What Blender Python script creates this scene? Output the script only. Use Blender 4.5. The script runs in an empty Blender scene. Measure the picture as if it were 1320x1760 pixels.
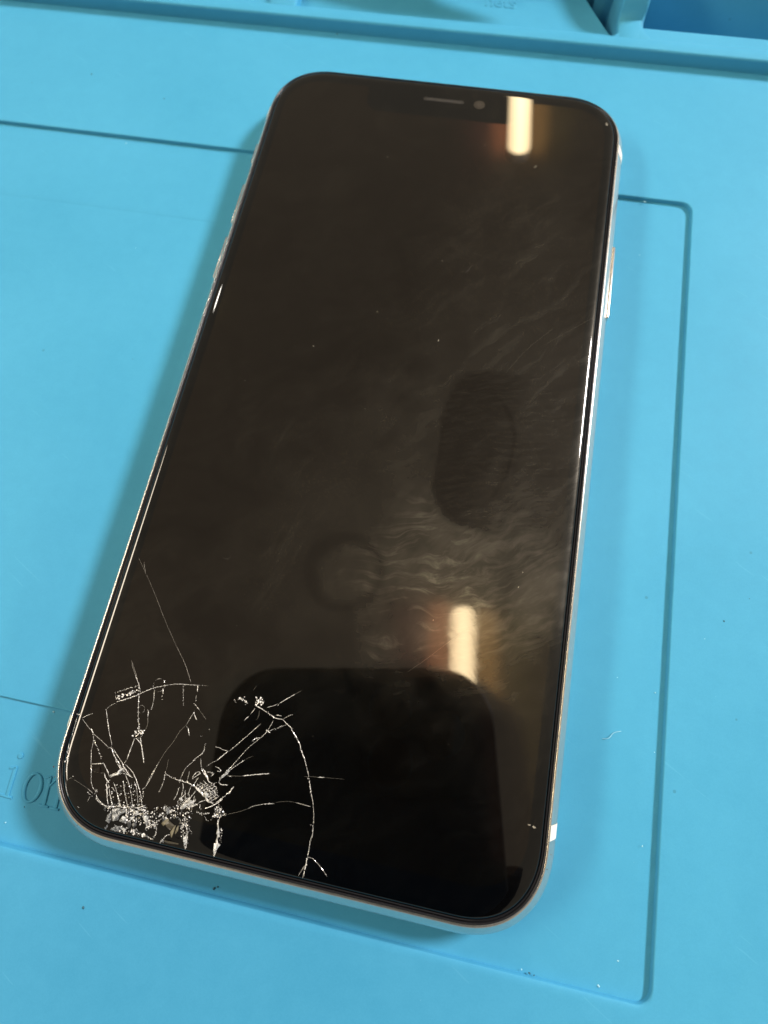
import bpy, bmesh, math, random
from mathutils import Vector, Matrix
random.seed(7)
S = 0.001                                   # everything below is written in millimetres
sc = bpy.context.scene
C = sc.collection

# ------------------------------------------------------------------ camera
CAM = Vector((11.905, -41.933, 90.852))
RV = ((0.9808994557379898, 0.19096539166880896, -0.03699293064483894),
      (-0.174685643994043, 0.9484817251230625, 0.2643243138456348),
      (0.08556391479649553, -0.25281344167658015, 0.9637241203748822))
R = Matrix(RV).transposed()                 # columns: camera right, up, back
cam = bpy.data.cameras.new('camera'); co = bpy.data.objects.new('camera', cam); C.objects.link(co)
co.matrix_world = Matrix.Translation(CAM * S) @ R.to_4x4()
cam.sensor_fit = 'HORIZONTAL'; cam.sensor_width = 36.0; cam.lens = 36.0 * 894.0 / 1320.0
cam.clip_start = 0.002; cam.clip_end = 20.0
cam.dof.use_dof = True; cam.dof.focus_distance = 0.080; cam.dof.aperture_fstop = 24.0
sc.camera = co

# ------------------------------------------------------------------ light
sc.view_settings.view_transform = 'Standard'; sc.view_settings.look = 'None'
sc.view_settings.exposure = 0.0; sc.view_settings.gamma = 1.0
w = bpy.data.worlds.new('World'); sc.world = w; w.use_nodes = True
bg = w.node_tree.nodes['Background']
bg.inputs[0].default_value = (1.0, 0.88, 0.68, 1); bg.inputs[1].default_value = 0.335

def area(name, pos, target, size, power, color, size_y=None):
    l = bpy.data.lights.new(name, 'AREA'); l.shape = 'ELLIPSE'; l.size = size; l.size_y = size_y or size; l.energy = power; l.color = color
    o = bpy.data.objects.new(name, l); C.objects.link(o)
    p = Vector(pos); o.location = p
    o.rotation_euler = (Vector(target) - p).to_track_quat('-Z', 'Y').to_euler()
    return o
area('bench_lamp', (1.73, 1.24, 1.44), (0, 0, 0), 0.56, 103.0, (1.0, 0.93, 0.92), 0.36)
area('side_lamp', (-1.84, -0.20, 1.44), (0, 0, 0), 1.7, 35.0, (1.0, 0.86, 0.68), 0.34)
area('far_lamp', (-1.10, 1.07, 1.40), (0, 0, 0), 0.09, 1.2, (1.0, 0.95, 0.85))

# ------------------------------------------------------------------ helpers
def mesh_obj(name, verts, faces, mat=None, parent=None, smooth=False, mats=None, fm=None):
    me = bpy.data.meshes.new(name)
    me.from_pydata([(v[0]*S, v[1]*S, v[2]*S) for v in verts], [], faces)
    if mats:
        for m in mats: me.materials.append(m)
        if fm:
            for p, i in zip(me.polygons, fm): p.material_index = i
    elif mat: me.materials.append(mat)
    if smooth:
        for p in me.polygons: p.use_smooth = True
    me.update()
    o = bpy.data.objects.new(name, me); C.objects.link(o)
    if parent: o.parent = parent
    return o
def empty(name, label, cat):
    o = bpy.data.objects.new(name, None); C.objects.link(o); o.empty_display_size = 0.01
    o['label'] = label; o['category'] = cat
    return o
def autosmooth(o, deg=35):
    me = o.data
    for p in me.polygons: p.use_smooth = True
    bm = bmesh.new(); bm.from_mesh(me)
    bmesh.ops.recalc_face_normals(bm, faces=bm.faces[:])
    for e in bm.edges:
        if len(e.link_faces) != 2 or e.calc_face_angle(0) > math.radians(deg): e.smooth = False
    bm.to_mesh(me); bm.free()
    return o
def rr(hw, hh, r, n=16, p=2.3, cx=0, cy=0):
    """rounded rectangle outline, counter clockwise"""
    out = []
    for sx, sy, a0 in ((1,1,0),(-1,1,90),(-1,-1,180),(1,-1,270)):
        for i in range(n+1):
            a = math.radians(a0 + 90*i/n); c, s = math.cos(a), math.sin(a)
            c = math.copysign(abs(c)**(2/p), c) if abs(c) > 1e-9 else 0
            s = math.copysign(abs(s)**(2/p), s) if abs(s) > 1e-9 else 0
            out.append((cx+sx*(hw-r)+r*c, cy+sy*(hh-r)+r*s))
    return out
def loft(name, rings, mat, parent=None, cap0=False, cap1=False, deg=35, smooth=True, closed=True, ring_close=False):
    n = len(rings[0]); v = [p for r_ in rings for p in r_]; f = []
    m = len(rings)
    for i in range(m if ring_close else m-1):
        a, b = i*n, ((i+1) % m)*n
        for j in range(n if closed else n-1):
            k = (j+1) % n
            f.append((a+j, a+k, b+k, b+j))
    if cap0: f.append(tuple(range(n))[::-1])
    if cap1: f.append(tuple(range((m-1)*n, m*n)))
    o = mesh_obj(name, v, f, mat, parent)
    if smooth: autosmooth(o, deg)
    return o
def box(name, x0, x1, y0, y1, z0, z1, mat, parent=None, bev=0.0, seg=3):
    bm = bmesh.new()
    bmesh.ops.create_cube(bm, size=1)
    for v in bm.verts:
        v.co = Vector(((x0+x1)/2 + v.co.x*(x1-x0), (y0+y1)/2 + v.co.y*(y1-y0), (z0+z1)/2 + v.co.z*(z1-z0))) * S
    if bev: bmesh.ops.bevel(bm, geom=bm.edges[:], offset=bev*S, segments=seg, profile=.5, affect='EDGES', clamp_overlap=True)
    me = bpy.data.meshes.new(name); bm.to_mesh(me); bm.free(); me.materials.append(mat)
    o = bpy.data.objects.new(name, me); C.objects.link(o)
    if parent: o.parent = parent
    return autosmooth(o, 50)
def prism(name, pts, z0, z1, mat, parent=None, bev=0.0, deg=50):
    """closed 2D outline (ccw) pulled up from z0 to z1"""
    bm = bmesh.new()
    a = [bm.verts.new((x*S, y*S, z0*S)) for x, y in pts]
    f = bm.faces.new(a)
    r_ = bmesh.ops.extrude_face_region(bm, geom=[f])
    tv = [g for g in r_['geom'] if isinstance(g, bmesh.types.BMVert)]
    for v in tv: v.co.z = z1*S
    bmesh.ops.recalc_face_normals(bm, faces=bm.faces[:])
    if bev:
        te = [e for e in bm.edges if all(abs(v.co.z - z1*S) < 1e-9 for v in e.verts)]
        bmesh.ops.bevel(bm, geom=te, offset=bev*S, segments=3, profile=.5, affect='EDGES', clamp_overlap=True)
    me = bpy.data.meshes.new(name); bm.to_mesh(me); bm.free(); me.materials.append(mat)
    o = bpy.data.objects.new(name, me); C.objects.link(o)
    if parent: o.parent = parent
    return autosmooth(o, deg)
def fill(name, loops, z, mat, parent=None):
    """flat face bounded by several outlines (the first outside, the others holes)"""
    bm = bmesh.new(); edges = []
    for lp in loops:
        vs = [bm.verts.new((x*S, y*S, z*S)) for x, y in lp]
        for i in range(len(vs)): edges.append(bm.edges.new((vs[i], vs[(i+1) % len(vs)])))
    bmesh.ops.triangle_fill(bm, use_beauty=True, edges=edges)
    for f in bm.faces:
        if f.normal.z < 0: f.normal_flip()
    me = bpy.data.meshes.new(name); bm.to_mesh(me); bm.free(); me.materials.append(mat)
    o = bpy.data.objects.new(name, me); C.objects.link(o)
    if parent: o.parent = parent
    return o

# ------------------------------------------------------------------ materials
class NT:
    def __init__(s, name):
        s.m = bpy.data.materials.new(name); s.m.use_nodes = True
        s.t = s.m.node_tree; s.b = s.t.nodes['Principled BSDF']; s.out = s.t.nodes['Material Output']
    def n(s, t, **k):
        x = s.t.nodes.new(t)
        for a, b in k.items():
            if a.startswith('i_'): x.inputs[a[2:].replace('_', ' ')].default_value = b
            elif a.startswith('n_'): x.inputs[int(a[2:])].default_value = b
            else: setattr(x, a, b)
        return x
    def l(s, a, b): s.t.links.new(a, b)
    def math(s, op, a, b=None, c=None, clamp=False):
        x = s.n('ShaderNodeMath', operation=op, use_clamp=clamp)
        for i, v in enumerate((a, b, c)):
            if v is None: continue
            if hasattr(v, 'is_output'): s.l(v, x.inputs[i])
            else: x.inputs[i].default_value = v
        return x.outputs[0]
    def ramp(s, f, stops):
        r = s.n('ShaderNodeValToRGB'); s.l(f, r.inputs[0]); e = r.color_ramp.elements
        while len(e) < len(stops): e.new(.5)
        for q, (p, c) in zip(e, stops): q.position = p; q.color = c if len(c) == 4 else (*c, 1)
        return r.outputs[0]
    def coords(s, scale=1000.0, rot=(0,0,0), stretch=(1,1,1), loc=(0,0,0)):
        g = s.n('ShaderNodeTexCoord'); m = s.n('ShaderNodeMapping')
        m.inputs['Scale'].default_value = tuple(scale*q for q in stretch)
        m.inputs['Rotation'].default_value = rot; m.inputs['Location'].default_value = loc
        s.l(g.outputs['Object'], m.inputs[0]); return m.outputs[0]
    def noise(s, vec, scale, detail=4, rough=.5, dist=0):
        x = s.n('ShaderNodeTexNoise'); s.l(vec, x.inputs['Vector'])
        x.inputs['Scale'].default_value = scale; x.inputs['Detail'].default_value = detail
        x.inputs['Roughness'].default_value = rough; x.inputs['Distortion'].default_value = dist
        return x.outputs['Fac']
def simple(name, col, rough=.5, metal=0.0, spec=.5):
    q = NT(name); q.b.inputs['Base Color'].default_value = (*col, 1)
    q.b.inputs['Roughness'].default_value = rough; q.b.inputs['Metallic'].default_value = metal
    q.b.inputs['Specular IOR Level'].default_value = spec
    return q.m

def silicone():
    q = NT('blue_silicone'); v = q.coords()
    a = q.noise(v, .03, 3, .5); b = q.noise(v, .35, 4, .6); c = q.noise(v, 3.0, 2, .6)
    w2 = q.n('ShaderNodeTexWhiteNoise'); sn = q.n('ShaderNodeVectorMath', operation='SNAP'); q.l(v, sn.inputs[0]); sn.inputs[1].default_value = (.16, .16, .16); q.l(sn.outputs[0], w2.inputs[0])
    s_ = q.math('ADD', q.math('MULTIPLY', a, .50), q.math('ADD', q.math('MULTIPLY', b, .28), q.math('ADD', q.math('MULTIPLY', c, .14), q.math('MULTIPLY', w2.outputs[0], .08))))
    mp = q.n('ShaderNodeMapping'); q.l(v, mp.inputs[0]); mp.inputs['Rotation'].default_value = (0, 0, .5)
    mp2 = q.n('ShaderNodeMapping'); q.l(mp.outputs[0], mp2.inputs[0]); mp2.inputs['Scale'].default_value = (.05, 1, 1)
    sc1 = q.math('GREATER_THAN', q.noise(mp2.outputs[0], 1.6, 2,   .5), .735)
    col = q.ramp(s_, [(.3, (0.050, 0.300, 0.495)), (.7, (0.068, 0.348, 0.560))])
    # small dark specks and stains rubbed into the silicone
    sp = q.n('ShaderNodeTexVoronoi'); q.l(v, sp.inputs['Vector']); sp.inputs['Scale'].default_value = .085
    d = q.math('LESS_THAN', sp.outputs['Distance'], .022)
    mx = q.n('ShaderNodeMixRGB'); q.l(col, mx.inputs[1]); mx.inputs[2].default_value = (.03, .15, .22, 1)
    q.l(q.math('MULTIPLY', d, .45), mx.inputs[0])
    m3 = q.n('ShaderNodeMixRGB'); q.l(mx.outputs[0], m3.inputs[1]); m3.inputs[2].default_value = (.11, .42, .62, 1); q.l(q.math('MULTIPLY', sc1, .25), m3.inputs[0])
    q.l(m3.outputs[0], q.b.inputs['Base Color'])
    q.l(q.math('ADD', q.math('MULTIPLY', b, .12), .55), q.b.inputs['Roughness'])
    q.b.inputs['Specular IOR Level'].default_value = .15
    bp = q.n('ShaderNodeBump'); bp.inputs['Strength'].default_value = .12; bp.inputs['Distance'].default_value = .00006
    q.l(q.math('ADD', q.noise(v, 5.0, 3, .6), q.math('MULTIPLY', b, 2.0)), bp.inputs['Height']); q.l(bp.outputs[0], q.b.inputs['Normal'])
    return q.m
M_SIL = silicone()

def aluminium():
    q = NT('silver_aluminium'); v = q.coords()
    a = q.noise(v, 1.2, 4, .6)
    q.l(q.ramp(a, [(.3, (.63, .61, .55)), (.7, (.71, .69, .63))]), q.b.inputs['Base Color'])
    q.b.inputs['Metallic'].default_value = .85
    q.l(q.math('ADD', q.math('MULTIPLY', a, .10), .20), q.b.inputs['Roughness'])
    return q.m
M_ALU = aluminium()
M_BAND = simple('cream_plastic', (.80, .80, .70), .45)
M_GASK = simple('black_gasket_plastic', (.010, .010, .012), .28)
M_PLAST = simple('black_rubber', (.012, .012, .012), .6)
M_VOID = simple('painted_hole_black', (.003, .003, .003), .9, spec=.1)  # black colour stands in for the dark inside holes

def glass(name, base, halo):
    """black glass with grease: sharp reflection, a rough haze where fingers smeared it, and on the
    display the weak coloured side reflections of its pixel layer"""
    q = NT(name); v = q.coords()
    geo = q.n('ShaderNodeTexCoord'); sep = q.n('ShaderNodeSeparateXYZ'); q.l(geo.outputs['Object'], sep.inputs[0])
    X = q.math('MULTIPLY', sep.outputs[0], 1000.0); Y = q.math('MULTIPLY', sep.outputs[1], 1000.0)
    def blob(cx, cy, rx, ry, soft=.5, wob=.25, boxy=False):
        dx = q.math('DIVIDE', q.math('SUBTRACT', X, cx), rx); dy = q.math('DIVIDE', q.math('SUBTRACT', Y, cy), ry)
        dx, dy = q.math('MULTIPLY', dx, dx), q.math('MULTIPLY', dy, dy)
        if boxy: dx, dy = q.math('POWER', dx, 1.7), q.math('POWER', dy, 1.7)
        d = q.math('POWER', q.math('ADD', dx, dy), .294 if boxy else .5)
        d = q.math('ADD', d, q.math('MULTIPLY', q.math('SUBTRACT', q.noise(v, .16, 3, .55), .5), wob*4))
        mr = q.n('ShaderNodeMapRange', interpolation_type='SMOOTHSTEP')
        q.l(d, mr.inputs[0]); mr.inputs[1].default_value = 1.0-soft; mr.inputs[2].default_value = 1.0+soft
        mr.inputs[3].default_value = 1.0; mr.inputs[4].default_value = 0.0
        return mr.outputs[0]
    def streak(ang, sx, sy, scale, dist, lo, hi, det=5, warp=9.0):
        # turn the pattern first, then stretch it along its own axis; bend it with a slow noise
        wp = q.n('ShaderNodeTexNoise'); q.l(v, wp.inputs['Vector']); wp.inputs['Scale'].default_value = .11; wp.inputs['Detail'].default_value = 2
        wm = q.n('ShaderNodeVectorMath', operation='MULTIPLY_ADD'); q.l(wp.outputs['Color'], wm.inputs[0]); wm.inputs[1].default_value = (warp, warp, 0); q.l(v, wm.inputs[2])
        m1 = q.n('ShaderNodeMapping'); q.l(wm.outputs[0], m1.inputs[0]); m1.inputs['Rotation'].default_value = (0, 0, -math.radians(ang))
        m2 = q.n('ShaderNodeMapping'); q.l(m1.outputs[0], m2.inputs[0]); m2.inputs['Scale'].default_value = (sx, sy, 1)
        n_ = q.noise(m2.outputs[0], scale, det, .62, dist)
        mr = q.n('ShaderNodeMapRange'); q.l(n_, mr.inputs[0]); mr.inputs[1].default_value = lo; mr.inputs[2].default_value = hi
        return mr.outputs[0]
    add = lambda a, b: q.math('ADD', a, b)
    mul = lambda a, b: q.math('MULTIPLY', a, b)
    gen = streak(20, 1, 1, .05, 1.5, .30, .72)
    fine = streak(35, .3, 1.0, .40, 1.2, .40, .72)
    m = add(.02, add(mul(gen, .20), mul(mul(gen, fine), .30)))
    # wiped streaks beside the lower lamp reflection
    st1 = streak(12, .17, 1.0, .75, .35, .52, .68, 8, 7.0)
    st2 = streak(33, .22, 1.0, 1.0, .3, .46, .74, 8, 6.0)
    sm = blob(14.0, -31.0, 9.5, 12.0, .6, .4)
    sm2 = blob(24.0, -30.0, 10.5, 15.0, .55, .3)
    m = add(m, mul(sm, add(.55, mul(mul(st1, streak(80, .5, 1, .25, .5, .35, .6)), 3.6))))
    m = add(m, mul(sm2, add(.40, mul(st2, 1.3))))
    m = add(m, mul(blob(31.0, -29.0, 4.0, 4.5, .7, .4), 1.2))
    m = add(m, mul(blob(22, 4, 16, 38, .8, .35), add(.45, mul(streak(52, .16, 1, .5, .5, .50, .80, 7, 6.0), 1.0))))
    m = add(m, mul(blob(2, -25, 16, 22, .8, .4), .45))
    # the print of a thumb: less haze inside, sharp on its left, lost on its right
    th = blob(22.0, -6.0, 10.8, 14.5, .05, .07, True)
    fade = q.n('ShaderNodeMapRange', interpolation_type='SMOOTHSTEP'); q.l(X, fade.inputs[0])
    fade.inputs[1].default_value = 15.0; fade.inputs[2].default_value = 30.0; fade.inputs[3].default_value = 1.0; fade.inputs[4].default_value = .15
    m = mul(m, q.math('SUBTRACT', 1.0, mul(mul(th, fade.outputs[0]), .85)))
    rim = q.math('SUBTRACT', blob(17.8, -6.0, 6.4, 11.0, .05, .04), blob(17.6, -6.2, 5.9, 10.4, .08, .04), clamp=True)
    m = mul(m, q.math('SUBTRACT', 1.0, mul(rim, .55)))
    m = add(m, mul(mul(th, streak(15, .2, 1, 1.6, .3, .45, .7, 4, 3.0)), .35))
    # older round smear further left
    r1 = blob(0.0, -31.0, 6.5, 6.5, .14, .06); r2 = blob(.8, -31.5, 4.6, 4.6, .25, .10)
    m = mul(m, q.math('SUBTRACT', 1.0, mul(q.math('SUBTRACT', r1, r2, clamp=True), .5)))
    m = add(m, mul(r2, .18))
    m = add(m, mul(blob(-12, -22, 5, 18, .5, .3), mul(streak(68, .12, 1, .45, .4, .56, .72, 5, 3.0), .5)))
    m = mul(m, q.math('SUBTRACT', 1.0, mul(blob(-9, 70, 9, 4.0, .5, .4), .8)))
    # a little cleaner towards the left edge
    m = mul(m, q.math('SUBTRACT', 1.0, mul(blob(-40, 10, 16, 90, .8, .2), .45)))
    m = q.math('MINIMUM', q.math('MAXIMUM', m, 0.0), 4.5)

    bump = q.n('ShaderNodeBump'); bump.inputs['Strength'].default_value = .10; bump.inputs['Distance'].default_value = .000008
    hgt = add(mul(mul(add(sm, sm2), streak(-38, .3, 1.0, 1.1, 1.2, .3, .8)), 1.0), mul(q.noise(v, .8, 2), .08))
    q.l(hgt, bump.inputs['Height'])
    q.b.inputs['Base Color'].default_value = (*base, 1)
    q.b.inputs['Roughness'].default_value = .015
    q.b.inputs['IOR'].default_value = 1.5
    q.l(bump.outputs[0], q.b.inputs['Normal'])
    g = q.n('ShaderNodeBsdfGlossy'); g.inputs['Roughness'].default_value = .42; g.inputs['Color'].default_value = (1, .95, .80, 1)
    wgt = mul(m, .024)
    add1 = q.n('ShaderNodeMixShader'); q.l(wgt, add1.inputs[0]); q.l(q.b.outputs[0], add1.inputs[1]); q.l(g.outputs[0], add1.inputs[2])
    last = add1.outputs[0]
    # tight grease haze that smears the lamps
    g2 = q.n('ShaderNodeBsdfGlossy'); g2.inputs['Roughness'].default_value = .16; g2.inputs['Color'].default_value = (1, .93, .72, 1)
    a2 = q.n('ShaderNodeMixShader'); q.l(mul(m, .0060), a2.inputs[0]); q.l(last, a2.inputs[1]); q.l(g2.outputs[0], a2.inputs[2]); last = a2.outputs[0]
    if halo:
        gn = q.n('ShaderNodeNewGeometry')
        for dx, col, wt, ro in ((.022, (1, .42, .28, 1), .0060, .085), (-.022, (1, .66, .30, 1), .0050, .085), (.05, (.9, .35, .5, 1), .0014, .14), (-.05, (.8, .75, .3, 1), .0014, .14)):
            va = q.n('ShaderNodeVectorMath', operation='ADD'); q.l(gn.outputs['Normal'], va.inputs[0]); va.inputs[1].default_value = (dx, 0, 0)
            vn = q.n('ShaderNodeVectorMath', operation='NORMALIZE'); q.l(va.outputs[0], vn.inputs[0])
            gg = q.n('ShaderNodeBsdfGlossy'); gg.inputs['Roughness'].default_value = ro; gg.inputs['Color'].default_value = col
            q.l(vn.outputs[0], gg.inputs['Normal'])
            mm = q.n('ShaderNodeMixShader'); mm.inputs[0].default_value = wt
            q.l(last, mm.inputs[1]); q.l(gg.outputs[0], mm.inputs[2]); last = mm.outputs[0]
    q.l(last, q.out.inputs['Surface'])
    return q.m
M_GLASS = glass('black_cover_glass', (.0005, .0006, .0010), False)
M_DISP = glass('black_display', (.0010, .0008, .0006), True)

def crack_mat(name, col, dif, rough=.22, metal=.75):
    q = NT(name); q.b.inputs['Base Color'].default_value = (*col, 1)
    q.b.inputs['Metallic'].default_value = metal; q.b.inputs['Roughness'].default_value = rough
    return q.m
M_CR = crack_mat('fractured_glass_edge', (.78, .76, .69), 1, .22, .45)
M_SPK = crack_mat('glass_splinter_glint', (.95, .94, .88), 1, .30, .15)  # near-white colour stands in for glints off the fracture facets
M_FAINT = crack_mat('faint_glass_scratch', (.30, .28, .23), 1, .40, .4)
M_SHY = crack_mat('tan_glass_shard', (.30, .27, .18), 1, .40, .35)
M_SHG = crack_mat('grey_glass_shard', (.10, .105, .105), 1, .25, .5)
M_SHB = simple('brown_glass_shard', (.075, .066, .045), .35)
M_SHR = simple('lifted_clear_chip', (.012, .009, .006), .2)
q = NT('crushed_white_glass'); v = q.coords(); a_ = q.noise(v, 3.2, 5, .7, 1.5)
q.l(q.ramp(a_, [(.40, (.012, .013, .014)), (.52, (.16, .17, .17)), (.66, (.72, .74, .70))]), q.b.inputs['Base Color'])
q.b.inputs['Metallic'].default_value = .3; q.b.inputs['Roughness'].default_value = .3
bp = q.n('ShaderNodeBump'); bp.inputs['Distance'].default_value = .0002; bp.inputs['Strength'].default_value = .8; q.l(a_, bp.inputs['Height']); q.l(bp.outputs[0], q.b.inputs['Normal'])
M_SHW = q.m
q = NT('pale_crushed_glass'); v = q.coords(); a_ = q.noise(v, 5.0, 5, .7, 1.0)
q.l(q.ramp(a_, [(.38, (.05, .055, .055)), (.5, (.55, .56, .52)), (.62, (.93, .94, .90))]), q.b.inputs['Base Color'])
q.b.inputs['Metallic'].default_value = .15; q.b.inputs['Roughness'].default_value = .25
M_PALE = q.m
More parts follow.
